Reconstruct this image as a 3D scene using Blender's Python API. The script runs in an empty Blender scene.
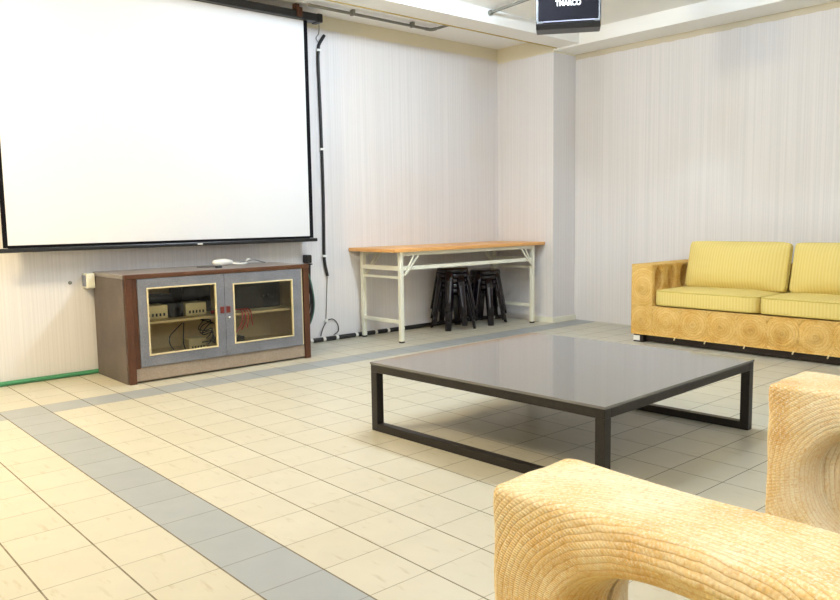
import bpy, bmesh, math, random
import numpy as np
from mathutils import Vector, Matrix
random.seed(7)
SC = bpy.context.scene
COL = SC.collection
PI = math.pi

# ------------------------------------------------------------------ materials
class NT:
    def __init__(s, name):
        s.m = bpy.data.materials.new(name); s.m.use_nodes = True
        s.t = s.m.node_tree; s.n = s.t.nodes; s.l = s.t.links
        s.b = s.n['Principled BSDF']
    def node(s, typ, **kw):
        x = s.n.new(typ)
        for k, v in kw.items(): setattr(x, k, v)
        return x
    def put(s, sock, v):
        if v is None: return
        if hasattr(v, 'is_linked') or hasattr(v, 'links'): s.l.new(v, sock)
        else: sock.default_value = v
    def math(s, op, a, b=None, c=None, clamp=False):
        x = s.node('ShaderNodeMath', operation=op); x.use_clamp = clamp
        s.put(x.inputs[0], a); s.put(x.inputs[1], b); s.put(x.inputs[2], c)
        return x.outputs[0]
    def mix(s, f, a, b, blend='MIX'):
        x = s.node('ShaderNodeMix', data_type='RGBA', blend_type=blend)
        s.put(x.inputs[0], f)
        s.put(x.inputs[6], a if not isinstance(a, tuple) else (*a[:3], 1))
        s.put(x.inputs[7], b if not isinstance(b, tuple) else (*b[:3], 1))
        return x.outputs[2]
    def noise(s, vec, scale, detail=2, rough=0.5):
        x = s.node('ShaderNodeTexNoise'); s.put(x.inputs['Vector'], vec)
        x.inputs['Scale'].default_value = scale; x.inputs['Detail'].default_value = detail
        x.inputs['Roughness'].default_value = rough
        return x.outputs['Fac']
    def ramp(s, fac, stops):
        x = s.node('ShaderNodeValToRGB'); s.put(x.inputs[0], fac); e = x.color_ramp.elements
        while len(e) < len(stops): e.new(0.5)
        for i, (p, c) in enumerate(stops):
            e[i].position = p; e[i].color = (*c, 1) if len(c) == 3 else c
        return x.outputs[0]
    def obj(s): return s.node('ShaderNodeTexCoord').outputs['Object']
    def uv(s): return s.node('ShaderNodeTexCoord').outputs['UV']
    def sep(s, v):
        x = s.node('ShaderNodeSeparateXYZ'); s.put(x.inputs[0], v); return x.outputs
    def comb(s, x_, y_, z_):
        x = s.node('ShaderNodeCombineXYZ'); s.put(x.inputs[0], x_); s.put(x.inputs[1], y_); s.put(x.inputs[2], z_)
        return x.outputs[0]
    def bump(s, h, dist, strength=1.0):
        x = s.node('ShaderNodeBump'); s.put(x.inputs['Height'], h)
        x.inputs['Distance'].default_value = dist; x.inputs['Strength'].default_value = strength
        s.l.new(x.outputs[0], s.b.inputs['Normal'])
    def set(s, col=None, rough=0.5, metal=0.0, spec=0.5):
        if col is not None: s.put(s.b.inputs['Base Color'], (*col, 1) if isinstance(col, tuple) else col)
        s.put(s.b.inputs['Roughness'], rough); s.b.inputs['Metallic'].default_value = metal
        s.b.inputs['Specular IOR Level'].default_value = spec
        return s

def hexl(r, g, b):
    f = lambda c: (c/255/12.92) if c/255 <= .04045 else ((c/255+.055)/1.055)**2.4
    return (f(r), f(g), f(b))

def plain(name, col, rough=0.5, metal=0.0, var=0.08, scale=30, spec=0.5):
    t = NT(name)
    n = t.noise(t.obj(), scale, 3)
    c = t.mix(n, tuple(x*(1-var) for x in col), tuple(min(1, x*(1+var)) for x in col))
    t.set(c, rough, metal, spec)
    return t.m

def m_floor():
    t = NT('ceramic_tile_floor'); o = t.sep(t.obj())
    u = t.math('DIVIDE', o[0], 0.21)
    pos = t.math('GREATER_THAN', o[1], 0.0)
    v = t.math('DIVIDE', o[1], t.math('SUBTRACT', 0.21, t.math('MULTIPLY', pos, 0.0045)))
    fu, fv = t.math('FRACT', u), t.math('FRACT', v)
    iu, iv = t.math('FLOOR', u), t.math('FLOOR', v)
    eu = t.math('MINIMUM', fu, t.math('SUBTRACT', 1.0, fu)); ev = t.math('MINIMUM', fv, t.math('SUBTRACT', 1.0, fv))
    eq = lambda a, k: t.math('COMPARE', a, k, 0.1)
    colm = t.math('MULTIPLY', eq(iu, 0.0), t.math('LESS_THAN', iv, 7.5))
    rowm = eq(iv, 7.0)
    grey = t.math('MAXIMUM', colm, rowm)
    wn = t.node('ShaderNodeTexWhiteNoise', noise_dimensions='2D'); t.put(wn.inputs['Vector'], t.comb(iu, iv, 0.0))
    rnd = wn.outputs['Value']
    # short diagonal veins, shifted from tile to tile
    rot = t.node('ShaderNodeMapping'); t.put(rot.inputs[0], t.obj())
    rot.inputs['Rotation'].default_value = (0, 0, 0.75); rot.inputs['Scale'].default_value = (34, 7, 1)
    off = t.node('ShaderNodeVectorMath', operation='ADD'); t.put(off.inputs[0], rot.outputs[0]); t.put(off.inputs[1], t.comb(t.math('MULTIPLY', rnd, 40.0), 0.0, 0.0))
    vein = t.noise(off.outputs[0], 1.0, 3, 0.6)
    vein = t.ramp(vein, [(0.60, (0, 0, 0)), (0.72, (1, 1, 1))])
    cloud = t.noise(t.obj(), 9, 3)
    cream = t.mix(cloud, hexl(190, 186, 169), hexl(203, 198, 181))
    cream = t.mix(t.math('MULTIPLY', rnd, 0.35), cream, hexl(186, 179, 157))
    cream = t.mix(t.math('MULTIPLY', vein, 0.45), cream, hexl(160, 148, 116))
    g = t.mix(cloud, hexl(148, 153, 156), hexl(163, 167, 169))
    g = t.mix(t.math('MULTIPLY', rnd, 0.3), g, hexl(142, 147, 149))
    c = t.mix(grey, cream, g)
    lu = t.math('LESS_THAN', eu, 0.0125); lv = t.math('LESS_THAN', ev, 0.0095)
    nn = t.noise(t.obj(), 14, 2)
    joint_x = t.node('ShaderNodeMapRange'); t.put(joint_x.inputs[0], o[0]); joint_x.inputs[1].default_value = 0.6; joint_x.inputs[2].default_value = 2.0  # joint tone shifts along x, opposite ways for the two joint directions
    d = joint_x.outputs[0]
    c = t.mix(t.math('MULTIPLY', lv, t.math('MULTIPLY_ADD', nn, 0.5, t.math('MULTIPLY_ADD', d, 0.5, 0.25)), clamp=True), c, hexl(112, 106, 92))
    c = t.mix(t.math('MULTIPLY', lu, t.math('MULTIPLY_ADD', nn, 0.6, t.math('MULTIPLY_ADD', d, -0.4, 0.6)), clamp=True), c, hexl(106, 94, 72))
    ln = t.math('MAXIMUM', lu, lv)
    t.set(c, t.math('MULTIPLY_ADD', ln, 0.4, 0.36), 0, 0.4)
    t.bump(t.math('SUBTRACT', 1.0, ln), 0.0015, 0.6)
    return t.m

def m_wall(name, ztop, topcol=(226, 219, 196)):
    """striped embossed wallpaper, cream paint by default above a ragged upper edge"""
    t = NT(name); o = t.sep(t.obj())
    w = t.math('ADD', o[0], o[1])
    fine = t.noise(t.comb(w, 0.0, t.math('MULTIPLY', o[2], 0.004)), 95, 2, 0.7)
    wide = t.noise(t.comb(w, 3.0, t.math('MULTIPLY', o[2], 0.006)), 22, 2)
    cellv = t.noise(t.obj(), 60, 2)
    c = t.mix(t.ramp(fine, [(0.40, (0, 0, 0)), (0.60, (1, 1, 1))]), hexl(217, 216, 217), hexl(228, 226, 227))
    c = t.mix(t.math('MULTIPLY', wide, 0.35), c, hexl(232, 224, 223))
    c = t.mix(t.math('MULTIPLY', cellv, 0.10), c, hexl(206, 200, 196))
    st = t.noise(t.obj(), 1.1, 3)
    c = t.mix(t.ramp(st, [(0.55, (0, 0, 0)), (0.85, (.28, .28, .28))]), c, hexl(206, 192, 168))
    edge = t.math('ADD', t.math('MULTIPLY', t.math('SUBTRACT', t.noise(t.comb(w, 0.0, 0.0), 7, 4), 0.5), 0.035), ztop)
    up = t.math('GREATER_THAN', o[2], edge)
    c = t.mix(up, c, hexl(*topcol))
    t.set(c, 0.75, 0, 0.25)
    t.bump(t.math('MULTIPLY', fine, t.math('SUBTRACT', 1.0, up)), 0.001, 0.25)
    return t.m

def m_rope(name, pitch, twist, cols, gap, dist, patch=7.0):
    t = NT(name); uv = t.sep(t.uv())
    u = t.math('DIVIDE', uv[0], pitch)
    wob = t.noise(t.obj(), 22, 2)
    u = t.math('ADD', u, t.math('MULTIPLY', wob, 0.9))
    fr = t.math('FRACT', u)
    q = t.math('SUBTRACT', t.math('MULTIPLY', fr, 2.0), 1.0)
    prof = t.math('SUBTRACT', 1.0, t.math('MULTIPLY', q, q))
    tw = t.math('SINE', t.math('ADD', t.math('MULTIPLY', uv[1], 2*PI/twist), t.math('MULTIPLY', u, 2.6)))
    tw = t.math('MULTIPLY_ADD', tw, 0.5, 0.5)
    fib = t.noise(t.obj(), 240, 3, 0.7)
    h = t.math('MULTIPLY', t.math('POWER', prof, 0.6), t.math('MULTIPLY_ADD', tw, 0.45, 0.55))
    h = t.math('ADD', h, t.math('MULTIPLY', fib, 0.25))
    pn = t.noise(t.obj(), patch, 4, 0.6)
    c = t.ramp(pn, [(0.32, cols[0]), (0.45, cols[1]), (0.60, cols[2])])
    c = t.mix(t.ramp(fib, [(0.45, (0, 0, 0)), (0.72, (.9, .9, .9))]), c, cols[3])
    c = t.mix(t.ramp(t.noise(t.obj(), 130, 2, 0.6), [(0.55, (0, 0, 0)), (0.75, (.55, .55, .55))]), c, gap)
    ring = t.node('ShaderNodeTexWhiteNoise', noise_dimensions='1D'); t.put(ring.inputs['W'], t.math('FLOOR', u))
    c = t.mix(t.math('MULTIPLY', ring.outputs['Value'], 0.25), c, cols[0])
    seam = t.math('SUBTRACT', 1.0, t.math('MULTIPLY', prof, 2.2), clamp=True)
    c = t.mix(t.math('MULTIPLY', seam, 0.5), c, gap)  # crease shade between coils put into the colour, besides the bump
    t.set(c, 0.8, 0, 0.2)
    t.bump(h, dist, 0.9)
    return t.m

def m_stripe(name, axis, base, alt, scale):
    t = NT(name); o = t.sep(t.obj())
    n = t.noise(t.comb(o[axis], 0.0, 0.0), scale, 1, 0.4)
    w = t.math('MULTIPLY_ADD', t.math('SINE', t.math('MULTIPLY', o[axis], 2*PI/0.022)), 0.5, 0.5)
    f = t.math('ADD', t.math('MULTIPLY', w, 0.65), t.math('MULTIPLY', n, 0.35))
    c = t.mix(f, base, alt)
    wv = t.noise(t.obj(), 300, 2)
    c = t.mix(t.math('MULTIPLY', wv, 0.15), c, base)
    t.set(c, 0.85, 0, 0.2); t.bump(wv, 0.001, 0.4)
    return t.m

def m_laminate(name, a, b, scale=90, stretch=(1, 1, 1), rough=0.5):
    t = NT(name); mp = t.node('ShaderNodeMapping'); t.put(mp.inputs[0], t.obj()); mp.inputs['Scale'].default_value = stretch
    n = t.noise(mp.outputs[0], scale, 4, 0.7)
    n2 = t.noise(t.obj(), 6, 3)
    f = t.math('ADD', t.math('MULTIPLY', n, 0.7), t.math('MULTIPLY', n2, 0.3))
    t.set(t.ramp(f, [(0.35, a), (0.65, b)]), rough, 0, 0.4)
    return t.m

def m_glass():
    t = NT('clear_glass')
    tr = t.node('ShaderNodeBsdfTransparent'); tr.inputs[0].default_value = (0.97, 0.97, 0.95, 1)
    gl = t.node('ShaderNodeBsdfGlossy'); gl.inputs['Roughness'].default_value = 0.03
    fz = t.node('ShaderNodeFresnel'); fz.inputs[0].default_value = 1.4
    mx = t.node('ShaderNodeMixShader')
    t.l.new(fz.outputs[0], mx.inputs[0]); t.l.new(tr.outputs[0], mx.inputs[1]); t.l.new(gl.outputs[0], mx.inputs[2])
    t.l.new(mx.outputs[0], t.n['Material Output'].inputs['Surface'])
    return t.m

M = {}
M['floor'] = m_floor()
M['wall_f'] = m_wall('wallpaper_front', 2.455)
M['wall_r'] = m_wall('wallpaper_right', 2.425)
M['wall_rr'] = m_wall('wallpaper_right_tan_top', 2.392, (206, 196, 174))  # right wall turns plain tan in a band below the beam
M['paint'] = plain('white_ceiling_paint', hexl(247, 247, 245), 0.7, var=0.01, scale=4)
M['white_board'] = plain('white_skirting', hexl(232, 231, 214), 0.45, var=0.03)
M['screen'] = plain('white_screen_fabric', hexl(224, 226, 231), 0.8, var=0.005, scale=3)
M['black'] = plain('black_plastic', (0.012, 0.012, 0.014), 0.35, var=0.2)
M['black_matte'] = plain('black_cloth_border', (0.004, 0.0035, 0.006), 0.8, var=0.2, spec=0.15)
M['rubber'] = plain('black_rubber', (0.014, 0.014, 0.015), 0.55, var=0.2)
M['stool'] = plain('glossy_black_stool_plastic', (0.006, 0.004, 0.008), 0.14, var=0.3)
M['white_metal'] = plain('cream_white_powder_coat', hexl(232, 232, 216), 0.4, var=0.03)
M['white_plastic'] = plain('white_plastic', hexl(235, 235, 230), 0.4, var=0.03)
M['wood_top'] = m_laminate('orange_beech_laminate', hexl(218, 158, 92), hexl(232, 178, 112), 40, (1, 12, 12), 0.4)
M['cab_side'] = m_laminate('taupe_speckled_laminate', hexl(74, 66, 64), hexl(116, 105, 98), 160)
M['cab_trim'] = m_laminate('red_brown_wood_trim', hexl(62, 36, 24), hexl(98, 60, 38), 60, (10, 10, 1), 0.4)
M['cab_trim_h'] = m_laminate('red_brown_wood_rail', hexl(68, 42, 25), hexl(106, 66, 40), 60, (1, 10, 10), 0.4)
M['cab_door'] = m_laminate('blue_grey_laminate', hexl(94, 97, 106), hexl(138, 138, 144), 150)
M['cab_plinth'] = m_laminate('beige_grey_laminate', hexl(142, 126, 110), hexl(168, 153, 136), 120)
M['cab_top'] = m_laminate('grey_top_laminate', hexl(120, 114, 112), hexl(144, 138, 136), 150, rough=0.35)
M['cab_in'] = m_laminate('yellowed_inner_board', hexl(222, 196, 136), hexl(236, 214, 160), 80)
M['bead'] = plain('pale_gold_bead', hexl(222, 206, 162), 0.4)
M['glass'] = m_glass()
M['latch'] = plain('dark_red_latch', hexl(110, 42, 36), 0.4)
M['chrome'] = plain('chrome', (0.75, 0.75, 0.74), 0.2, 1.0, var=0.03)
M['beige_box'] = plain('beige_plastic', hexl(222, 206, 150), 0.5)
M['red'] = plain('red_cable', hexl(196, 44, 48), 0.5)
M['grey_plastic'] = plain('grey_plastic', hexl(120, 122, 128), 0.45)
M['bluegrey'] = plain('blue_grey_plate', hexl(136, 142, 162), 0.5)
M['green'] = plain('green_hose', hexl(66, 140, 100), 0.45)
M['green_dark'] = plain('dull_green_cable', hexl(74, 112, 98), 0.5)
M['conduit'] = plain('grey_steel_conduit', hexl(128, 128, 120), 0.4, 0.3)
M['dark_steel'] = m_laminate('dark_brown_steel', hexl(22, 19, 19), hexl(38, 34, 32), 60, rough=0.4)
tg = NT('smoked_table_glass'); tg.set(hexl(112, 110, 108), 0.06, 0, 0.5); tg.b.inputs['IOR'].default_value = 1.9; M['table_glass'] = tg.m
STR = [hexl(224, 182, 116), hexl(238, 212, 158), hexl(246, 232, 198), hexl(252, 247, 232)]
M['rope'] = m_rope('straw_rope', 0.0100, 0.0075, STR, hexl(210, 164, 100), 0.0022)
GLD = [hexl(204, 152, 66), hexl(218, 174, 92), hexl(228, 192, 118), hexl(234, 206, 142)]
M['rope_gold'] = m_rope('golden_rope', 0.019, 0.02, GLD, hexl(184, 132, 58), 0.003, 9.0)
CUS = [hexl(218, 194, 108), hexl(230, 212, 142)]
M['cushion'] = m_stripe('yellow_striped_cloth', 1, CUS[0], CUS[1], 45)
M['cushion_x'] = m_stripe('yellow_striped_cloth_crosswise', 0, CUS[0], CUS[1], 45)
M['piping'] = plain('yellow_piping', hexl(206, 184, 96), 0.8)
M['foot'] = plain('dark_brown_wood', hexl(34, 24, 22), 0.5)
M['paper'] = plain('white_paper_tag', hexl(240, 240, 236), 0.7, var=0.01)
M['logo'] = plain('white_lettering', hexl(245, 245, 245), 0.5, var=0.0)
M['silver_dark'] = plain('dark_display', (0.03, 0.03, 0.035), 0.3)
M['silver'] = plain('silver_strip', hexl(96, 96, 112), 0.4, 0.3)

# ------------------------------------------------------------------ mesh helpers
def tag(o, label=None, cat=None, group=None, kind=None):
    if label: o['label'] = label
    if cat: o['category'] = cat
    if group: o['group'] = group
    if kind: o['kind'] = kind
    return o

def thing(name, label, cat, loc=(0, 0, 0), rz=0.0, group=None):
    o = bpy.data.objects.new(name, None); COL.objects.link(o)
    o.empty_display_size = 0.1; o.location = loc; o.rotation_euler = (0, 0, rz)
    return tag(o, label, cat, group)

def smooth_path(pts, n=8):
    P = [Vector(p) for p in pts]
    if len(P) < 3: return P
    Q = [P[0]*2-P[1]] + P + [P[-1]*2-P[-2]]
    out = []
    for i in range(1, len(Q)-2):
        a, b, c, d = Q[i-1], Q[i], Q[i+1], Q[i+2]
        for k in range(n):
            t = k/n
            out.append(0.5*((2*b)+(c-a)*t+(2*a-5*b+4*c-d)*t*t+(3*b-a-3*c+d)*t**3))
    out.append(P[-1]); return out

class MB:
    def __init__(s): s.bm = bmesh.new()
    def box(s, x0, y0, z0, x1, y1, z1):
        v = [s.bm.verts.new((x, y, z)) for x in (x0, x1) for y in (y0, y1) for z in (z0, z1)]
        for f in ((0, 1, 3, 2), (4, 6, 7, 5), (0, 4, 5, 1), (2, 3, 7, 6), (0, 2, 6, 4), (1, 5, 7, 3)):
            s.bm.faces.new([v[i] for i in f])
        return s
    def hexa(s, v):
        """v: 8 corners ordered as box()"""
        v = [s.bm.verts.new(p) for p in v]
        for f in ((0, 1, 3, 2), (4, 6, 7, 5), (0, 4, 5, 1), (2, 3, 7, 6), (0, 2, 6, 4), (1, 5, 7, 3)):
            s.bm.faces.new([v[i] for i in f])
        return s
    def rings(s, rings, cap=True, closed=False):
        R = [[s.bm.verts.new(p) for p in r] for r in rings]; n = len(R[0])
        L = len(R)
        for i in range(L if closed else L-1):
            a, b = R[i], R[(i+1) % L]
            for k in range(n): s.bm.faces.new((a[k], a[(k+1) % n], b[(k+1) % n], b[k]))
        if cap and not closed:
            s.bm.faces.new(R[0][::-1]); s.bm.faces.new(R[-1])
        return s
    def tube(s, pts, r, n=8, smooth=True, closed=False):
        P = smooth_path(pts) if smooth and not closed else [Vector(p) for p in pts]
        rings = []; up = None; L = len(P)
        for i, p in enumerate(P):
            if closed: d = P[(i+1) % L]-P[i-1]
            else: d = P[min(i+1, L-1)]-P[max(i-1, 0)]
            d.normalize()
            if up is None: up = Vector((0, 0, 1)) if abs(d.z) < .9 else Vector((1, 0, 0))
            x = d.cross(up); x.normalize(); up = x.cross(d); up.normalize()
            rr = r(i/(L-1)) if callable(r) else r
            rings.append([p+(x*math.cos(2*PI*k/n)+up*math.sin(2*PI*k/n))*rr for k in range(n)])
        return s.rings(rings, closed=closed)
    def lathe(s, prof, cx=0, cy=0, n=32, cap=True):
        return s.rings([[(cx+r*math.cos(2*PI*k/n), cy+r*math.sin(2*PI*k/n), z) for k in range(n)] for r, z in prof], cap)
    def bar(s, p, q, w, h, up=(0, 0, 1)):
        p, q = Vector(p), Vector(q); d = (q-p).normalized(); u = Vector(up)
        x = d.cross(u); x.normalize(); y = x.cross(d)
        c = lambda o: [o-x*w/2-y*h/2, o-x*w/2+y*h/2, o+x*w/2-y*h/2, o+x*w/2+y*h/2]
        return s.hexa(c(p)+c(q))
    def build(s, name, mat, parent=None, bevel=0, smooth=False, seg=2):
        bmesh.ops.recalc_face_normals(s.bm, faces=s.bm.faces)
        me = bpy.data.meshes.new(name); s.bm.to_mesh(me); s.bm.free()
        return link(name, me, mat, parent, bevel, smooth, seg)

def link(name, me, mat, parent=None, bevel=0, smooth=False, seg=2):
    me.materials.append(M[mat] if isinstance(mat, str) else mat)
    o = bpy.data.objects.new(name, me); COL.objects.link(o)
    if smooth:
        for p in me.polygons: p.use_smooth = True
    if bevel:
        b = o.modifiers.new('bevel', 'BEVEL'); b.width = bevel; b.segments = seg; b.limit_method = 'ANGLE'
        b.angle_limit = math.radians(40)
    if parent: o.parent = parent
    return o

def bx(name, mat, parent, c, bevel=0.0, label=None):
    o = MB().box(*c).build(name, mat, parent, bevel)
    if label: o['label'] = label
    return o

def struct(name, mat, c):
    return tag(MB().box(*c).build(name, mat), kind='structure')

def copy_tree(o, parent=None):
    c = o.copy(); COL.objects.link(c)
    if parent: c.parent = parent
    for ch in list(o.children): copy_tree(ch, c)
    return c

# ------------------------------------------------------------------ room
XR, YW, ZC = 4.946, 2.36, 2.56
struct('floor', 'floor', (-3.6, -5.1, -0.1, 5.1, 2.5, 0.0))
struct('ceiling', 'paint', (-3.6, -5.1, ZC, 5.1, 2.5, ZC+0.1))
struct('wall_front', 'wall_f', (-3.6, YW, 0.0, 5.1, YW+0.14, ZC))
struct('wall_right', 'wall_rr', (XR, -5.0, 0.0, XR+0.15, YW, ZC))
struct('wall_left', 'wall_f', (-3.6, -5.0, 0.0, -3.5, YW, ZC))
struct('wall_back', 'wall_f', (-3.6, -5.1, 0.0, 5.1, -5.0, ZC))
struct('wall_pillar', 'wall_r', (4.624, 1.684, 0.0, XR, YW, ZC))           # the boxed corner pillar
struct('trim_1', 'paint', (-3.5, 1.41, 2.455, 4.63, 1.64, ZC))             # ceiling beam along the front
struct('trim_2', 'paint', (4.63, -5.0, 2.44, XR, 1.684, ZC))               # ceiling beam along the right wall
struct('trim_3', plain('yellowed_lip', hexl(190, 168, 104), 0.6), (-3.5, 1.6405, 2.449, 4.62, 1.652, 2.466))
sk = MB(); sk.box(4.606, 1.666, 0, 4.624, 1.90, 0.048); sk.box(4.624, 1.666, 0, 4.944, 1.684, 0.048)
tag(sk.build('baseboard_right', 'white_board', None, 0.003), kind='structure')

# ------------------------------------------------------------------ projection screen
s = thing('projection_screen', 'large white pull-down projection screen with black borders hanging before the front wall', 'projector screen', (1.24, 2.2, 0.81))
X = lambda v: v-1.24
Z = lambda v: v-0.81
fab = bx('screen_fabric', 'screen', s, (X(0.238), -0.002, Z(0.855), X(2.338), 0.002, Z(2.45)))
bx('border', 'black_matte', s, (X(0.212), -0.003, Z(0.84), X(0.2375), 0.003, Z(2.46)), 0, 'black left border strip')
bx('border', 'black_matte', s, (X(2.3385), -0.003, Z(0.84), X(2.370), 0.003, Z(2.46)), 0, 'black right border strip')
bx('border', 'black_matte', s, (X(0.238), -0.003, Z(0.838), X(2.338), 0.003, Z(0.8545)), 0, 'black bottom border strip')
bar_ = MB().box(X(0.17), -0.016, Z(0.812), X(2.40), 0.016, Z(0.838)).build('weight_bar', 'black', s, 0.006)
bx('badge', 'paper', bar_, (X(1.415), -0.0175, Z(0.82), X(1.452), -0.0165, Z(0.829)), 0, 'small pale badge')
MB().box(X(0.0), -0.045, Z(2.452), X(2.44), 0.045, Z(2.508)).build('casing', 'black', s, 0.008)
MB().box(X(2.44), -0.048, Z(2.448), X(2.485), 0.048, Z(2.512)).build('end_cap', 'black', s, 0.008)
for bxx in (0.30, 2.26):
    b = MB(); b.box(X(bxx), -0.02, Z(2.509), X(bxx)+0.035, 0.02, Z(ZC-0.001)); b.box(X(bxx)-0.006, -0.054, Z(2.462), X(bxx)+0.041, -0.0455, Z(2.53))
    b.box(X(bxx), -0.05, Z(2.512), X(bxx)+0.035, 0.0, Z(2.53))
    b.build('hanging_bracket', 'cab_trim', s, 0.002)

# ------------------------------------------------------------------ cables on the wall
w = MB().tube([(2.475, 2.262, 2.512), (2.52, 2.28, 2.535), (2.56, 2.32, 2.49), (2.575, 2.345, 2.42), (2.55, 2.348, 2.38), (2.575, 2.348, 2.345)], 0.0028).build('thin_wire', 'conduit', None, 0, True)
tag(w, 'thin grey wire looping from the screen casing end down to the black wall cable', 'wire')
WP = [(2.625, 2.345, 2.41), (2.600, 2.345, 2.375), (2.572, 2.345, 2.33), (2.566, 2.345, 2.29), (2.560, 2.345, 2.20), (2.566, 2.345, 1.91), (2.571, 2.345, 1.53),
      (2.573, 2.345, 1.13), (2.566, 2.345, 0.80), (2.565, 2.345, 0.688), (2.572, 2.345, 0.615), (2.591, 2.345, 0.527)]
t = thing('wall_cable', 'thick black cable clipped down the wall right of the projection screen', 'cable', WP[-1])
L = lambda P, b: [Vector(p)-Vector(b) for p in P]
MB().tube(L(WP, WP[-1]), 0.0125, 10).build('cable', 'rubber', t, 0, True)
for i in (3, 6, 9):
    p = Vector(WP[i])-Vector(WP[-1])
    MB().box(p.x-0.018, p.y-0.0135, p.z-0.009, p.x+0.018, p.y+0.014, p.z+0.009).build('clip', 'white_plastic', t, 0.003)
w = MB().tube([(2.591, 2.347, 0.52), (2.586, 2.352, 0.42), (2.578, 2.352, 0.30), (2.572, 2.352, 0.21), (2.568, 2.352, 0.17)], 0.0035).build('thin_wire', 'conduit', None, 0, True)
tag(w, 'thin pale wire running down the wall below the black cable end', 'wire')
w = MB().tube([(2.505, 2.338, 0.045), (2.53, 2.345, 0.10), (2.566, 2.345, 0.155), (2.60, 2.345, 0.172), (2.64, 2.345, 0.168), (2.678, 2.345, 0.125), (2.682, 2.345, 0.07), (2.635, 2.342, 0.042)], 0.004).build('looped_wire', 'rubber', None, 0, True)
tag(w, 'thin black wire looped against the wall above the floor cable', 'wire')
bxk = MB().box(2.552, 2.338, 0.152, 2.582, 2.3595, 0.178).build('wire_clip', 'white_plastic', None, 0.003)
tag(bxk, 'small white clip on the wall at the looped wire', 'clip')

FP = [(2.08, 2.328, 0.02), (2.3, 2.330, 0.019), (2.6, 2.334, 0.019), (2.9, 2.337, 0.019), (3.3, 2.336, 0.019), (3.7, 2.337, 0.019), (4.0, 2.336, 0.019), (4.2, 2.326, 0.019), (4.36, 2.30, 0.019), (4.46, 2.255, 0.019), (4.56, 2.235, 0.019)]
t = thing('floor_cable', 'thick black cable bundle with white tape bands lying along the front wall', 'cable', FP[0])
MB().tube(L(FP, FP[0]), 0.018, 10).build('cable', 'rubber', t, 0, True)
Q = smooth_path(FP, 40)
for xx in (2.41, 2.53, 2.66, 2.86, 3.06, 3.20, 3.36, 4.44):
    i = min(range(len(Q)-1), key=lambda k: abs(Q[k].x-xx)); a, b = Q[i], Q[i+1]; d = (b-a).normalized()*0.013
    MB().tube([a-d-Vector(FP[0]), a+d-Vector(FP[0])], 0.0192, 12, False).build('tape_band', 'white_plastic', t, 0, True)
HP = [(-0.9, 2.344, 0.0145), (-0.2, 2.343, 0.0145), (0.3, 2.344, 0.0145), (0.75, 2.344, 0.0145), (1.2, 2.344, 0.0145)]
tag(MB().tube(HP, 0.0145, 10).build('hose', 'green', None, 0, True), 'green hose lying along the foot of the wall left of the cabinet', 'hose')

# power plug with its cords, right of the cabinet
t = thing('power_plug', 'black power plug with black cords on the wall right of the cabinet', 'plug', (2.40, 2.33, 0.0))
MB().box(-0.032, -0.035, 0.640, 0.016, 0.0285, 0.705).build('plug_body', 'black', t, 0.008)
MB().box(-0.05, -0.02, 0.625, 0.03, 0.0285, 0.636).build('plug_base', 'black', t, 0.003)
for k, (dx, m, r) in enumerate(((-0.018, 'rubber', 0.006), (0.0, 'rubber', 0.007), (0.015, 'rubber', 0.006))):
    MB().tube([(dx, -0.002*k, 0.624), (dx+0.004, 0.004, 0.60), (dx+0.02-0.008*k, 0.006, 0.47), (dx+0.034-0.012*k, 0.006-0.01*k, 0.36), (dx+0.016, 0.004, 0.25), (dx-0.03-0.01*k, 0.0, 0.12), (dx-0.10-0.02*k, -0.006*k, 0.055)], r).build('cord', m, t, 0, True)
tag(MB().tube([(2.37, 2.315, 0.60), (2.40, 2.30, 0.50), (2.425, 2.30, 0.36), (2.42, 2.30, 0.26), (2.38, 2.30, 0.16), (2.30, 2.30, 0.08), (2.2, 2.295, 0.05), (2.10, 2.29, 0.05)], 0.005).build('green_cord', 'green_dark', None, 0, True),
    'thin green cord hanging among the black cords right of the cabinet', 'cord')
tag(MB().tube([(2.345, 2.325, 0.64), (2.335, 2.315, 0.55), (2.36, 2.31, 0.46), (2.34, 2.31, 0.40), (2.36, 2.31, 0.34)], 0.004)  .build('wire', 'white_plastic', None, 0, True),
    'thin white wire hanging beside the black plug right of the cabinet', 'wire')

# ------------------------------------------------------------------ conduit above the beam and under the ceiling
C0 = [(2.30, 2.066, 2.53), (2.9, 2.066, 2.53), (3.46, 2.074, 2.53)]
t = thing('conduit', 'grey electrical conduit with an elbow under the ceiling behind the front beam', 'pipe', (2.3, 2.066, 2.53))
bb = (2.3, 2.066, 2.53)
MB().tube(L([(2.30, 2.066, 2.53), (3.47, 2.078, 2.53)], bb), 0.011, 10, False).build('pipe', 'conduit', t, 0, True)
MB().tube(L([(3.45, 2.078, 2.53), (3.49, 2.078, 2.53), (3.515, 2.06, 2.53), (3.52, 2.02, 2.53)], bb), 0.0135, 10).build('elbow', 'conduit', t, 0, True)
MB().tube(L([(3.52, 2.03, 2.53), (3.515, 1.642, 2.53)], bb), 0.011, 10, False).build('pipe', 'conduit', t, 0, True)
for xx in (2.7, 3.30):
    MB().box(xx-bb[0]-0.012, -0.017, -0.014, xx-bb[0]+0.012, 0.024, 0.0295).build('saddle_clip', 'conduit', t, 0.003)
t = thing('ceiling_conduit', 'grey conduit running out of the front beam under the white ceiling left of the speaker', 'pipe', (3.51, 1.408, 2.53))
MB().tube([(0, 0, 0), (-0.07, -0.55, 0), (-0.10, -1.0, 0)], 0.011, 10).build('pipe', 'conduit', t, 0, True)
MB().tube([(0, 0.0, 0.0), (0.0, -0.022, 0.0)], 0.02, 12, False).build('flange', 'conduit', t, 0, True)

# ------------------------------------------------------------------ hanging loudspeaker
sp = thing('hanging_speaker', 'black loudspeaker with white lettering hanging under the ceiling beam', 'speaker', (3.052, 0.305, 2.150), -0.908)
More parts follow.
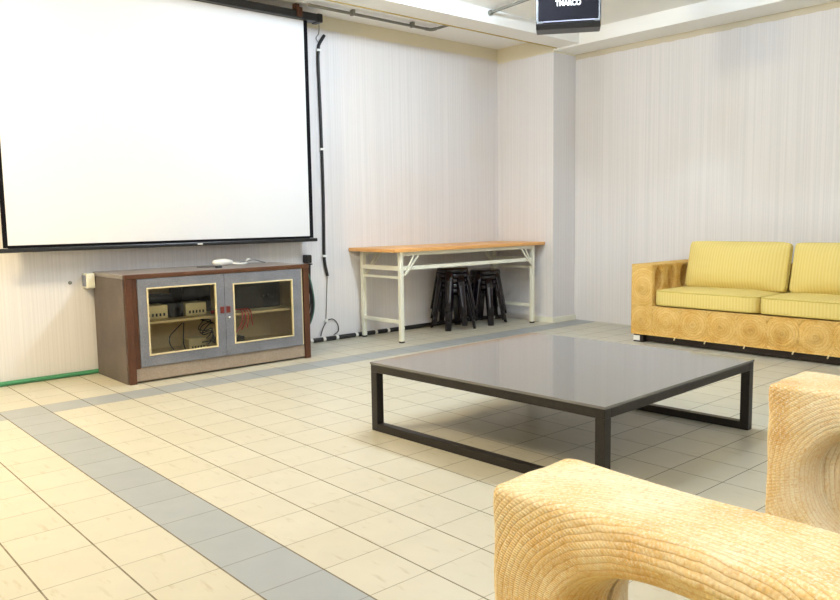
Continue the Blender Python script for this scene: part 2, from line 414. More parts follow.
# local frame: +x right as seen, -y towards the viewer
b = MB()
prof = [(-0.02, 0.0), (0.0, 0.008), (0.0, 0.0)]
W = 0.2
pts = [(0.03, 0.0), (0.0, 0.026), (0.0, 0.34), (0.03, 0.36), (0.17, 0.36), (0.17, 0.0)]
b.rings([[(x, y, z) for y, z in pts] for x in (-W, -W+0.012, W-0.012, W)])
b.build('enclosure', 'black', sp, 0.006)
MB().box(-W+0.015, -0.006, 0.046, W-0.015, 0.004, 0.322).build('grille', 'black_matte', sp, 0.004)
bx('accent_strip', 'silver', sp, (-W+0.045, -0.010, 0.034, W-0.04, -0.0005, 0.0415), 0.001)
MB().box(-0.03, 0.06, 0.352, 0.03, 0.12, ZC-2.150-0.001).build('mount', 'black', sp, 0.003)
cu = bpy.data.curves.new('lettering_curve', 'FONT'); cu.body = 'TMARCO'; cu.size = 0.05; cu.extrude = 0.0015; cu.align_x = 'CENTER'; cu.offset = 0.0012
tmp = bpy.data.objects.new('tmp', cu); COL.objects.link(tmp); bpy.context.view_layer.update()
me = bpy.data.meshes.new_from_object(tmp.evaluated_get(bpy.context.evaluated_depsgraph_get()))
bpy.data.objects.remove(tmp); bpy.data.curves.remove(cu)
xs = [v.co.x for v in me.vertices]; k = 0.155/(max(xs)-min(xs))
for v in me.vertices: v.co = Vector((v.co.x*k, -0.0085-v.co.z, v.co.y*0.95+0.130))
link('lettering', me, 'logo', sp)['label'] = 'white lettering TMARCO'

# ------------------------------------------------------------------ AV cabinet
CB = (1.415, 1.80, 0.0)
c = thing('media_cabinet', 'brown and grey wooden media cabinet with two glass doors under the screen', 'cabinet', CB)
def cb(name, mat, x0, y0, z0, x1, y1, z1, bev=0.003, parent=c, label=None):
    return bx(name, mat, parent, (x0-CB[0], y0-CB[1], z0, x1-CB[0], y1-CB[1], z1), bev, label)
Y0, Y1 = 1.80, 2.325
cb('side_panel', 'cab_side', 0.752, Y0+0.02, 0.0, 0.787, Y1, 0.64)
cb('side_panel', 'cab_side', 2.043, Y0+0.02, 0.0, 2.056, Y1, 0.64)
cb('top_panel', 'cab_top', 0.752, Y0+0.02, 0.6405, 2.056, Y1, 0.667)
cb('front_post', 'cab_trim', 0.758, Y0, 0.0, 0.803, Y0+0.0195, 0.64)
cb('inner_post', 'cab_trim', 0.8035, Y0+0.008, 0.09, 0.832, Y0+0.03, 0.64)
cb('front_post', 'cab_trim', 2.012, Y0, 0.0, 2.056, Y0+0.0195, 0.64)
cb('gold_strip', 'bead', 1.994, Y0+0.006, 0.10, 2.004, Y0+0.03, 0.64)
cb('top_rail', 'cab_trim_h', 0.758, Y0-0.002, 0.6405, 2.056, Y0+0.0195, 0.668)
cb('plinth', 'cab_plinth', 0.804, Y0+0.012, 0.012, 2.011, Y0+0.03, 0.097)
cb('bottom_panel', 'cab_in', 0.787, Y0+0.031, 0.10, 2.043, Y1-0.012, 0.118)
cb('back_panel', 'cab_in', 0.787, Y1-0.011, 0.02, 2.043, Y1-0.001, 0.64)
cb('inner_lining', 'cab_in', 0.7875, Y0+0.035, 0.1185, 0.791, Y1-0.0125, 0.638, 0)
cb('inner_lining', 'cab_in', 2.039, Y0+0.035, 0.1185, 2.0425, Y1-0.0125, 0.638, 0)
cb('shelf', 'cab_in', 0.792, Y0+0.07, 0.348, 2.038, Y1-0.013, 0.364)
def door(x0, x1, ox0, ox1, oz0, oz1, z0, z1, right):
    D = (x0-CB[0], 0, 0)
    f = MB(); y0, y1 = Y0-CB[1]+0.001, Y0-CB[1]+0.02
    a = [x-CB[0] for x in (x0, x1, ox0, ox1)]
    f.box(a[0], y0, z0, a[2], y1, z1); f.box(a[3], y0, z0, a[1], y1, z1)
    f.box(a[2], y0, z0, a[3], y1, oz0); f.box(a[2], y0, oz1, a[3], y1, z1)
    d = f.build('door', 'cab_door', c)
    g = MB(); w_ = 0.0085
    for (p0, q0, p1, q1) in ((a[2], oz0, a[2]+w_, oz1), (a[3]-w_, oz0, a[3], oz1), (a[2]+w_, oz0, a[3]-w_, oz0+w_), (a[2]+w_, oz1-w_, a[3]-w_, oz1)):
        g.box(p0, y0-0.005, q0, p1, y1-0.002, q1)
    g.build('glazing_bead', 'bead', d, 0.001)
    bx('glass_pane', 'glass', d, (a[2]+w_, y0+0.008, oz0+w_, a[3]-w_, y0+0.011, oz1-w_))
    lx = a[1]-0.034 if not right else a[0]+0.006
    bx('latch', 'latch', d, (lx, y0-0.004, 0.382, lx+0.028, y0, 0.425), 0.001, 'dark red latch plate')
    if right:
        k = MB(); cx_ = a[0]+0.02
        k.rings([[(cx_+r*math.cos(2*PI*i/14), yy, 0.352+r*math.sin(2*PI*i/14)) for i in range(14)] for r, yy in ((0.004, y0), (0.004, y0-0.008), (0.009, y0-0.010), (0.009, y0-0.016), (0.006, y0-0.02))])
        k.build('knob', 'chrome', d, 0, True)
door(0.834, 1.402, 0.888, 1.345, 0.165, 0.583, 0.10, 0.638, False)
door(1.405, 1.992, 1.464, 1.920, 0.170, 0.571, 0.10, 0.638, True)

# things inside the cabinet
ZS, ZB = 0.3645, 0.1185
def dev(name, mat, x0, y0, x1, y1, z0, z1, label, cat, extra=None, group=None, bev=0.006):
    t = thing(name, label, cat, ((x0+x1)/2, (y0+y1)/2, z0), 0, group)
    w_, d_, h_ = (x1-x0)/2, (y1-y0)/2, z1-z0
    MB().box(-w_, -d_, 0, w_, d_, h_).build('housing', mat, t, bev)
    if extra: extra(t, w_, d_, h_)
    return t
def ports(t, w_, d_, h_):
    b = MB()
    for k in range(5): b.box(-w_*0.7+k*w_*0.32, -d_-0.0015, h_*0.2, -w_*0.7+k*w_*0.32+w_*0.16, -d_, h_*0.42)
    b.build('port_row', 'black', t)
def knobs(t, w_, d_, h_):
    for k in range(3):
        b = MB(); cx_ = w_*(0.2+0.25*k)
        b.rings([[(cx_+r*math.cos(2*PI*i/16), yy, h_*0.45+r*math.sin(2*PI*i/16)) for i in range(16)] for r, yy in ((0.014, -d_), (0.013, -d_-0.014))])
        b.build('knob', 'rubber', t, 0.001)
    bx('display', 'silver_dark', t, (-w_*0.8, -d_-0.001, h_*0.6, -w_*0.1, -d_, h_*0.85))
dev('adapter_box', 'beige_box', 0.93, 1.96, 1.085, 2.10, ZS, 0.452, 'beige adapter box at the left end of the cabinet shelf', 'box', ports)
dev('adapter_box', 'beige_box', 1.205, 1.96, 1.35, 2.09, ZS, 0.449, 'beige adapter box right of the black desktop speaker on the shelf', 'box', ports)
def cone(t, w_, d_, h_):
    b = MB(); b.rings([[(r*math.cos(2*PI*i/20), yy, h_/2+r*math.sin(2*PI*i/20)) for i in range(20)] for r, yy in ((0.036, -d_+0.0005), (0.034, -d_-0.003), (0.012, -d_+0.0))]); b.build('cone', 'rubber', t, 0, True)
dev('desktop_speaker', 'black', 1.10, 1.965, 1.195, 2.06, ZS, 0.458, 'small black desktop speaker between two beige boxes on the shelf', 'speaker', cone)
dev('disc_player', 'black', 0.90, 2.12, 1.20, 2.30, ZS, 0.497, 'flat black player lying at the back of the shelf behind the beige boxes', 'player', lambda t, w_, d_, h_: bx('disc_tray', 'grey_plastic', t, (-w_*0.5, -d_-0.001, h_*0.4, w_*0.3, -d_, h_*0.55)))
dev('receiver', 'black', 1.245, 2.10, 1.455, 2.30, ZS, 0.565, 'tall black receiver at the middle of the shelf behind the left door edge', 'receiver', knobs)
dev('amplifier', 'black', 1.60, 2.02, 1.95, 2.29, ZS, 0.545, 'large black amplifier on the shelf behind the right door', 'amplifier', knobs)
dev('junction_box', 'beige_box', 1.235, 2.0, 1.36, 2.13, ZB, 0.205, 'pale yellow box on the cabinet floor behind the left door', 'box', ports)
dev('remote_control', 'grey_plastic', 1.66, 2.0, 1.85, 2.05, ZB, 0.142, 'grey remote control lying on the cabinet floor behind the right door', 'remote', lambda t, w_, d_, h_: bx('button_pad', 'white_plastic', t, (w_*0.1, -d_*0.6, h_, w_*0.8, d_*0.6, h_+0.002)), None, 0.004)
dev('cable_box', 'black', 1.52, 2.10, 1.70, 2.25, ZB, 0.165, 'low black box on the cabinet floor behind the grey remote', 'box', ports)
def cab_wire(name, mat, P, r, label, cat='cable'): tag(MB().tube(P, r).build(name, mat, None, 0, True), label, cat)
cab_wire('loose_cable', 'rubber', [(1.15, 1.88, 0.335), (1.155, 1.90, 0.27), (1.165, 1.93, 0.20), (1.19, 1.96, 0.15), (1.21, 1.97, 0.125)], 0.004, 'straight black cable hanging under the shelf behind the left door')
cab_wire('loose_cable', 'rubber', [(1.14, 1.88, 0.335), (1.11, 1.90, 0.30), (1.07, 1.92, 0.25), (1.075, 1.93, 0.20), (1.11, 1.94, 0.15), (1.16, 1.95, 0.125)], 0.004, 'curved black cable bowing left under the shelf behind the left door')
rp = random.Random(3)
for k in range(3):
    P = [(1.30+0.02*k, 1.95+0.03*k, 0.335)]
    for j in range(7): P.append((1.36+0.045*math.cos(j*1.3+k)+rp.uniform(-.01, .01), 1.97+0.02*k, 0.30-0.02*j+0.02*math.sin(j*1.9+k)))
    cab_wire('tangled_cable', 'rubber', P, 0.0035, ('tangled black cable nearest the glass at the right of the left door', 'tangled black cable second from the glass at the right of the left door', 'tangled black cable furthest from the glass at the right of the left door')[k])
for k in range(4):
    P = [(1.55+0.020*k, 1.94, 0.378), (1.552+0.020*k, 1.89, 0.384), (1.553+0.021*k, 1.856, 0.372), (1.55+0.023*k, 1.848, 0.33), (1.54+0.028*k, 1.855, 0.28+0.008*k), (1.51+0.042*k, 1.87, 0.235+0.012*k)]
    cab_wire('red_cable', 'red', P, 0.0042, ('red cable reaching furthest left in the red bunch behind the right door', 'second red cable from the left in the bunch behind the right door', 'third red cable from the left in the bunch behind the right door', 'red cable furthest right in the bunch behind the right door')[k])
cab_wire('red_plug', 'red', [(1.385, 1.97, 0.375), (1.43, 1.96, 0.378)], 0.011, 'short red plug on the shelf behind the edge of the left door', 'plug')

# things on top of the cabinet
t = thing('white_adapter', 'white cable adapter with short cord lying on top of the cabinet', 'adapter', (1.60, 2.15, 0.6675))
b = MB(); b.rings([[(x, r*1.1*math.cos(2*PI*i/12), 0.025+min(r*1.3, 0.024)*math.sin(2*PI*i/12)) for i in range(12)] for x, r in ((-0.095, 0.008), (-0.085, 0.014), (-0.04, 0.022), (0.0, 0.020), (0.03, 0.012), (0.05, 0.010))])
b.build('adapter_body', 'white_plastic', t, 0, True)
MB().tube([(0.045, 0.0, 0.016), (0.09, -0.02, 0.009), (0.15, 0.0, 0.009), (0.19, 0.05, 0.012), (0.215, 0.08, 0.03), (0.235, 0.09, 0.034)], 0.008).build('cord', 'white_plastic', t, 0, True)
MB().tube([(0.12, 0.02, 0.02), (0.18, 0.03, 0.02), (0.25, 0.05, 0.03), (0.30, 0.04, 0.014), (0.33, 0.02, 0.005)], 0.004).build('thin_cord', 'grey_plastic', t, 0, True)
tag(MB().tube([(1.37, 2.12, 0.671), (1.43, 2.07, 0.671), (1.48, 2.04, 0.671), (1.50, 2.01, 0.671)], 0.003).build('black_wire', 'rubber', None, 0, True), 'short thin black wire lying on the cabinet top left of the white adapter', 'wire')
tag(MB().box(1.435, 1.955, 0.6675, 1.475, 1.985, 0.683).build('black_dongle', 'black', None, 0.004), 'tiny black dongle on the front of the cabinet top', 'dongle')
# socket box left of the cabinet
t = thing('socket_box', 'cream socket box on the wall at the top left of the cabinet', 'socket', (0.728, 2.32, 0.565))
MB().box(-0.032, -0.045, 0, 0.020, 0.039, 0.095).build('box', 'white_board', t, 0.004)
bx('side_plate', 'bluegrey', t, (-0.036, -0.035, 0.012, -0.0325, 0.03, 0.083), 0.001, 'blue-grey side plate')
tag(MB().rings([[(0.62+r*math.cos(2*PI*i/10), y, 0.603+r*math.sin(2*PI*i/10)) for i in range(10)] for r, y in ((0.012, 2.3595), (0.012, 2.356), (0.005, 2.354), (0.005, 2.345))]).build('wall_hook', 'conduit', None), 'small grey hook on the wall left of the cabinet', 'hook')

# ------------------------------------------------------------------ folding table
TB = (3.70, 2.06, 0)
t = thing('folding_table', 'long folding table with orange wood top and white steel legs', 'table', TB)
def fb(name, mat, x0, y0, z0, x1, y1, z1, bev=0.002): return bx(name, mat, t, (x0-TB[0], y0-TB[1], z0, x1-TB[0], y1-TB[1], z1), bev)
TX0, TX1, TY0, TY1 = 2.815, 4.612, 1.765, 2.356
fb('table_top', 'wood_top', TX0, TY0, 0.716, TX1, TY1, 0.744, 0.004)
lw = 0.034
for lx in (2.90, 4.472):
    for ly in (1.80, 2.282):
        l_ = fb('leg', 'white_metal', lx, ly, 0.012, lx+lw, ly+lw, 0.7155, 0.004)
        bx('foot_cap', 'black', l_, (lx-TB[0]+0.001, ly-TB[1]+0.001, 0, lx-TB[0]+lw-0.001, ly-TB[1]+lw-0.001, 0.0118))
    for z0, z1, ins in ((0.570, 0.605, 0.004), (0.505, 0.524, 0.009), (0.150, 0.178, 0.004)):
        fb('side_rail', 'white_metal', lx+ins, 1.8345, z0, lx+lw-ins, 2.2815, z1)
fb('apron_rail', 'white_metal', 2.9345, 1.803, 0.685, 4.4715, 1.828, 0.7155)
fb('apron_rail', 'white_metal', 2.9345, 2.288, 0.685, 4.4715, 2.312, 0.7155)
fb('stretcher', 'white_metal', 2.9345, 1.806, 0.572, 4.4715, 1.828, 0.602)
for sx, x in ((1, 2.9345), (-1, 4.4715)):
    for y in (1.815, 2.30):
        b = MB()
        for k, (za, dx) in enumerate(((0.530, 0.100), (0.545, 0.150))):
            b.bar((x-TB[0]+sx*(0.006+0.018*k), y-TB[1]-0.019, za), (x-TB[0]+sx*dx, y-TB[1]-0.019, 0.683), 0.010, 0.012)
        b.build('folding_brace', 'white_metal', t, 0.001)

# ------------------------------------------------------------------ stools
def make_stool():
    t = thing('plastic_stool', 'stool', 'stool')
    H = 0.37
    b = MB(); prof = [(0.0005, H-0.006), (0.06, H-0.006), (0.10, H-0.002), (0.124, H), (0.136, H-0.006), (0.140, H-0.02), (0.140, H-0.040), (0.133, H-0.040), (0.132, H-0.014), (0.10, H-0.012), (0.0005, H-0.014)]
    b.lathe(prof, n=36); b.build('seat', 'stool', t, 0, True)
    for k in range(4):
        a = k*PI/2+PI/4; ca, sa = math.cos(a), math.sin(a); b = MB()
        rings = []
        for f in (0, 0.25, 0.5, 0.75, 1.0):
            z = (H-0.03)*(1-f); r = 0.130+0.066*f; wd = 0.042-0.014*f; th = 0.009
            rings.append([(ca*rr-sa*s_, sa*rr+ca*s_, z) for rr, s_ in ((r-th, -wd+0.008), (r-th*0.2, -wd), (r+th, -wd*0.6), (r+th*1.4, 0), (r+th, wd*0.6), (r-th*0.2, wd), (r-th, wd-0.008), (r+th*0.2, wd*0.5), (r+th*0.5, 0), (r+th*0.2, -wd*0.5))])
        b.rings(rings); b.build('leg', 'stool', t, 0, True)
    return t
proto = make_stool(); used = False
GAP = 0.043
for (cx, cy, rz, n, nm) in ((3.765, 2.115, -0.20, 5, 'left stack'), (4.200, 2.135, 0.24, 4, 'right stack')):
    for k in range(n):
        o = proto if not used else copy_tree(proto); used = True
        o.location = (cx, cy, k*GAP); o.rotation_euler = (0, 0, rz+(k % 2)*PI/4)
        pos = 'topmost' if k == n-1 else ('lowest', 'second lowest', 'third lowest', 'fourth lowest')[k]
        o['label'] = f'black plastic stool, {pos} of the {nm} under the folding table'
        o['group'] = 'black stools stacked under the folding table'

# ------------------------------------------------------------------ coffee table
ct = thing('coffee_table', 'low square coffee table with smoked glass top on dark steel frame', 'coffee table', (1.819, -0.612, 0), 0.037)
HX, HY, ZT = 0.602, 0.630, 0.322
MB().box(-HX, -HY, 0.312, HX, HY, ZT).build('glass_top', 'table_glass', ct)
e = 0.002; B = 0.040
for sy in (-1, 1):
    y = sy*(HY-e-B/2); MB().box(-HX+e+B, y-B/2, 0.276, HX-e-B, y+B/2, 0.3118).build('top_rail', 'dark_steel', ct, 0.002)
for sx in (-1, 1):
    x = sx*(HX-e-B/2)
    MB().box(x-B/2, -HY+e, 0.276, x+B/2, HY-e, 0.3118).build('top_rail', 'dark_steel', ct, 0.002)
    MB().box(x-B/2, -HY+e+B, 0.0, x+B/2, HY-e-B, 0.036).build('runner', 'dark_steel', ct, 0.002)
    for sy in (-1, 1):
        y = sy*(HY-e-B/2)
        MB().box(x-B/2, y-B/2, 0.0, x+B/2, y+B/2, 0.2758).build('leg', 'dark_steel', ct, 0.002)

# ------------------------------------------------------------------ woven furniture
def panel(verts, faces, uvs, O, U, V, w, h, centers, res, N, sag=0.0):
    """grid panel with coiled discs: uv = (distance from the disc centre, turn)"""
    O, U, V, N = map(np.array, (O, U, V, N))
    nu, nv = max(2, int(w/res)), max(2, int(h/res))
    base = len(verts)
    for j in range(nv+1):
        for i in range(nu+1):
            u, v = w*i/nu, h*j/nv
            best = None
            for (cu_, cv_, ru, rv, dep) in centers:
                d = math.hypot((u-cu_)/ru, (v-cv_)/rv)
                if best is None or d < best[0]: best = (d, cu_, cv_, ru, rv, dep)
            d, cu_, cv_, ru, rv, dep = best
            edge = min(u, w-u, v, h-v)/0.012
            em = min(1, edge)
            if dep > 0: off = -dep*max(0.0, min(1.0, (0.62-d)*7)) + 0.006*math.exp(-((d-0.85)/0.16)**2)
            else: off = 0.006*math.cos(min(d, 1.25)*PI*0.9)*0.6 - 0.007*max(0, 1-abs(d-1.08)/0.1) + (0.004 if d < 0.3 else 0)
            p = O+U*u+V*v+N*(off*em)
            verts.append(tuple(p)); uvs.append((d*(ru+rv)/2, math.atan2((v-cv_)/rv, (u-cu_)/ru)*0.12))
    for j in range(nv):
        for i in range(nu):
            a = base+j*(nu+1)+i; faces.append((a, a+1, a+nu+2, a+nu+1))

def finish(name, verts, faces, uvs, mat, parent):
    me = bpy.data.meshes.new(name); me.from_pydata(verts, [], faces)
    uvl = me.uv_layers.new(name='UVMap')
    idx = np.empty(len(me.loops), dtype=np.int32); me.loops.foreach_get('vertex_index', idx)
    arr = np.array(uvs, dtype=np.float32)[idx]
    nl = len(idx)//4; q = arr.reshape(nl, 4, 2)
    rng = q[:, :, 1].max(1)-q[:, :, 1].min(1)
    per = 0.12*2*PI
    fix = (rng > per*0.5); sub = q[fix]; lo = sub[:, :, 1] < 0; sub[:, :, 1] += lo*per; q[fix] = sub
    uvl.data.foreach_set('uv', q.reshape(-1))
    bm = bmesh.new(); bm.from_mesh(me); bmesh.ops.remove_doubles(bm, verts=bm.verts, dist=0.0004); bmesh.ops.recalc_face_normals(bm, faces=bm.faces); bm.to_mesh(me); bm.free()
    return link(name, me, mat, parent, 0, True)

def woven_box(name, mat, parent, c, cen, res=0.012):
    """box whose six faces are woven panels; cen[face] = list of disc centres in face coordinates"""
    x0, y0, z0, x1, y1, z1 = c; V, F, UV = [], [], []
    w, d, h = x1-x0, y1-y0, z1-z0
    dflt = lambda a, b: [(a/2, b/2, 0.12, 0.12, 0)]
    g = lambda k, a, b: cen.get(k) or dflt(a, b)
    panel(V, F, UV, (x0, y1, z0), (0, -1, 0), (0, 0, 1), d, h, g('-x', d, h), res, (-1, 0, 0))
    panel(V, F, UV, (x1, y0, z0), (0, 1, 0), (0, 0, 1), d, h, g('+x', d, h), res*2, (1, 0, 0))
    panel(V, F, UV, (x0, y0, z0), (1, 0, 0), (0, 0, 1), w, h, g('-y', w, h), res, (0, -1, 0))
    panel(V, F, UV, (x1, y1, z0), (-1, 0, 0), (0, 0, 1), w, h, g('+y', w, h), res, (0, 1, 0))
    panel(V, F, UV, (x0, y0, z1), (1, 0, 0), (0, 1, 0), w, d, g('+z', w, d), res, (0, 0, 1))
    panel(V, F, UV, (x0, y1, z0), (1, 0, 0), (0, -1, 0), w, d, g('-z', w, d), res*3, (0, 0, -1))
    return finish(name, V, F, UV, mat, parent)

def cushion(name, mat, parent, w, d, h, M4, bulge=0.02, pillow=False):
    """soft box centred at the origin; M4 places it"""
    b = MB(); bm = b.bm
    bmesh.ops.create_cube(bm, size=2.0)
    bmesh.ops.subdivide_edges(bm, edges=bm.edges[:], cuts=15, use_grid_fill=True)
    for v in bm.verts:
        x, y, z = v.co
        e_ = 22.0 if pillow else 12.0
        m = max(abs(x), abs(y), abs(z)); n_ = (abs(x)**e_+abs(y)**e_+abs(z)**e_)**(1/e_)
        s_ = m/n_
        x, y, z = x*s_, y*s_, z*s_
        px, py, pz = x*w/2, y*d/2, z*h/2
        if abs(z) > 0.5: pz += math.copysign(bulge*(1-x*x)*(1-y*y), z)
        if pillow: pz *= 0.35+0.65*(1-abs(x)**5)*(1-abs(y)**5)
        wr = 0.003*math.sin(17*x+5*y)*math.cos(11*y-3*x)
        pz += wr*(1-x**8)*(1-y**8)
        v.co = M4 @ Vector((px, py, pz))
    o = b.build(name, mat, parent, 0, True)
    for zz in ((1, -1) if not pillow else (1,)):
        loop = []
        N_ = 80
        for i in range(N_):
            a = 2*PI*i/N_; ca, sa = math.cos(a), math.sin(a)
            r = (abs(ca)**12+abs(sa)**12)**(-1/12)
            loop.append(M4 @ Vector((ca*r*(w/2-(0.003 if not pillow else -0.002)), sa*r*(d/2-(0.003 if not pillow else -0.002)), zz*((h/2-0.008) if not pillow else 0.0))))
        MB().tube(loop, 0.005, 6, False, True).build('piping', 'piping', o, 0, True)
    return o

# sofa against the right wall -------------------------------------------------
SF = (4.57, -0.41, 0)
sf = thing('sofa', 'long golden woven sofa with yellow striped cushions against the right wall', 'sofa', SF)
sx0, sx1 = 4.20-SF[0], 4.93-SF[0]
ya, yb = 0.575-SF[1], -1.395-SF[1]
iy0, iy1 = 0.394-SF[1], -1.210-SF[1]
def arm_c(flip):
    return {'-x': [(0.09, 0.115, 0.105, 0.105, 0), (0.10, 0.36, 0.12, 0.14, 0)],
            '-y': [(0.085, 0.43, 0.085, 0.145, 0.06), (0.27, 0.43, 0.085, 0.145, 0.06), (0.45, 0.43, 0.085, 0.145, 0.06), (0.62, 0.43, 0.085, 0.145, 0.06), (0.2, 0.1, 0.12, 0.12, 0), (0.5, 0.1, 0.12, 0.12, 0)],
            '+y': [(0.11+0.17*i, 0.43, 0.085, 0.145, 0.06) for i in range(4)]+[(0.2, 0.1, 0.12, 0.12, 0), (0.5, 0.1, 0.12, 0.12, 0)],
            '+z': [(0.09, 0.09, 0.1, 0.1, 0), (0.28, 0.09, 0.1, 0.1, 0), (0.47, 0.09, 0.1, 0.1, 0), (0.65, 0.09, 0.1, 0.1, 0)]}
woven_box('arm', 'rope_gold', sf, (sx0, iy0, 0.062, sx1, ya, 0.600), arm_c(0), 0.010)
woven_box('arm', 'rope_gold', sf, (sx0, yb, 0.062, sx1, iy1, 0.600), arm_c(1), 0.014)
bw = iy0-iy1
woven_box('base', 'rope_gold', sf, (sx0+0.002, iy1+0.001, 0.062, sx1-0.14, iy0-0.001, 0.288), {'-x': [(0.12+0.2135*i, 0.113, 0.108, 0.108, 0) for i in range(8)]}, 0.008)
woven_box('backrest', 'rope_gold', sf, (sx1-0.139, iy1+0.001, 0.062, sx1, iy0-0.001, 0.60), {}, 0.03)
for yy in (ya-0.10, yb+0.02):
    for xx in (sx0+0.012, sx1-0.11):
        f_ = bx('foot', 'foot', sf, (xx, yy, 0, xx+0.09, yy+0.085, 0.0615), 0.003)
        if yy > 0.5 and xx < 0: bx('tag', 'paper', f_, (xx-0.0012, yy+0.028, 0.012, xx-0.0002, yy+0.083, 0.05), 0, 'white paper tag')
bx('plinth', 'foot', sf, (sx0+0.05, yb+0.11, 0.008, sx1-0.12, ya-0.105, 0.061), 0)
for i, yy in enumerate((0.20, -0.04, -0.33, -0.66, -0.88)):
    MB().tube([(sx0+0.004, yy-SF[1], 0.068), (sx0+0.001, yy-SF[1]+0.004, 0.055), (sx0+0.003, yy-SF[1]+0.008, 0.046)], 0.005, 6).build('loose_strand', 'bead', sf, 0, True)
for k in range(2):
    yc = (0.393-0.400-0.800*k)-SF[1]-0.0
    o = cushion('seat_cushion', 'cushion', sf, 0.590, 0.797, 0.118, Matrix.Translation((sx0+0.296, yc, 0.352)), 0.012)
    # leaning back cushion: local z -> towards the sitter
    th = math.radians(-76)
    R4 = Matrix.Translation((sx0+0.448, yc-0.032, 0.585)) @ Matrix.Rotation(th, 4, 'Y')
    cushion('back_cushion', 'cushion', sf, 0.360, 0.772, 0.15, R4, 0.02, True)

# armchairs -------------------------------------------------------------------
def ring_arm(name, parent, x0, x1, y0, y1, z0, z1, yc, zc, ra, rb_, flare=0.04, nt=420, filled=False):
    """arm slab with a coiled oval opening through it"""
    W_ = x1-x0; xm = (x0+x1)/2; V, UV, F = [], [], []
    cr = 0.020
    ncs = [12, 40, 8, 30, 8, 40, 12]
    for it in range(nt):
        a = 2*PI*it/nt
        # spread samples evenly along the outer rectangle
        ca, sa = math.cos(a), math.sin(a)
        A = (y1-yc) if ca > 0 else (yc-y0); Bz = (z1-zc) if sa > 0 else (zc-z0)
        n_ = 44
        ca2, sa2 = ca*A, sa*Bz; l_ = math.hypot(ca2, sa2); ca, sa = ca2/l_, sa2/l_
        rbd = ((abs(ca)/A)**n_+(abs(sa)/Bz)**n_)**(-1/n_)
        rh = ((abs(ca)/ra)**2.4+(abs(sa)/rb_)**2.4)**(-1/2.4)
        rn = rh-flare
        prof = []
        for k in range(ncs[0]): t_ = PI/2*k/ncs[0]; prof.append((-W_/2*math.sin(t_), rn+flare*(1-math.cos(t_))))
        for k in range(ncs[1]): t_ = k/ncs[1]; prof.append((-W_/2-0.004*math.sin(PI*t_), rh+(rbd-cr-rh)*t_))
        for k in range(ncs[2]): t_ = PI/2*k/ncs[2]; prof.append((-W_/2+cr*(1-math.cos(t_)), rbd-cr+cr*math.sin(t_)))
        for k in range(ncs[3]): t_ = k/ncs[3]; prof.append((-W_/2+cr+(W_-2*cr)*t_, rbd))
        half = prof
        for k in range(ncs[4]): t_ = PI/2*(1-k/ncs[4]); prof.append((W_/2-cr*(1-math.cos(t_)), rbd-cr+cr*math.sin(t_)))
        for k in range(ncs[5]): t_ = 1-k/ncs[5]; prof.append((W_/2+0.004*math.sin(PI*t_), rh+(rbd-cr-rh)*t_))
        for k in range(ncs[6]): t_ = PI/2*(1-k/ncs[6]); prof.append((W_/2*math.sin(t_), rn+flare*(1-math.cos(t_))))
        acc = 0.0; prev = None; ph = a*7
        for x_, r_ in prof:
            if prev: acc += math.hypot(x_-prev[0], r_-prev[1])
            prev = (x_, r_)
            # hand-made unevenness: the coils stand a little proud of one another
            cc = acc/0.0088
            bmp = 0.0022*math.sin(a*5+acc*23)*math.sin(acc*41+a*3)
            wx = bmp*(1 if abs(x_) > W_/2-cr*0.5 else 0.2)*math.copysign(1, x_)
            wr = bmp if abs(x_) < W_/2-cr*0.3 and r_ > rh else 0
            V.append((xm+x_+wx, yc+ca*(r_+wr), zc+sa*(r_+wr))); UV.append((acc, a*0.36))
    n = len(prof)
    for it in range(nt):
        j = (it+1) % nt
        for k in range(n):
            k2 = (k+1) % n; F.append((it*n+k, j*n+k, j*n+k2, it*n+k2))
    me = bpy.data.meshes.new(name); me.from_pydata(V, [], F)
    uvl = me.uv_layers.new(name='UVMap')
    idx = np.empty(len(me.loops), dtype=np.int32); me.loops.foreach_get('vertex_index', idx)
    q = np.array(UV, dtype=np.float32)[idx].reshape(-1, 4, 2)
    per = 0.36*2*PI
    fix = (q[:, :, 1].max(1)-q[:, :, 1].min(1)) > per/2; sub = q[fix]; sub[:, :, 1] += (sub[:, :, 1] < per/2)*per; q[fix] = sub
    tot = q[:, :, 0].max()
    fix = (q[:, :, 0].max(1)-q[:, :, 0].min(1)) > 0.2; sub = q[fix]; sub[:, :, 0] += (sub[:, :, 0] < 0.1)*sub[:, :, 0].max(); q[fix] = sub
    uvl.data.foreach_set('uv', q.reshape(-1))
    bm = bmesh.new(); bm.from_mesh(me); bmesh.ops.recalc_face_normals(bm, faces=bm.faces); bm.to_mesh(me); bm.free()
    o = link(name, me, 'rope', parent, 0, True)
    if filled:
        V, F, UV = [], [], []
        nr, nn = 24, 72
        for i in range(nr+1):
            for k in range(nn):
                a = 2*PI*k/nn; f_ = i/nr
                rr = ((abs(math.cos(a))/(ra-flare+0.004))**2.4+(abs(math.sin(a))/(rb_-flare+0.004))**2.4)**(-1/2.4)*f_
                V.append((xm-0.030-0.012*math.cos(f_*PI/2), yc+math.cos(a)*rr, zc+math.sin(a)*rr)); UV.append((rr, a*0.12-PI*0.12))
        for i in range(nr):
            for k in range(nn): F.append((i*nn+k, i*nn+(k+1) % nn, (i+1)*nn+(k+1) % nn, (i+1)*nn+k))
        finish('coil_disc', V, F, UV, 'rope', o)
    return o

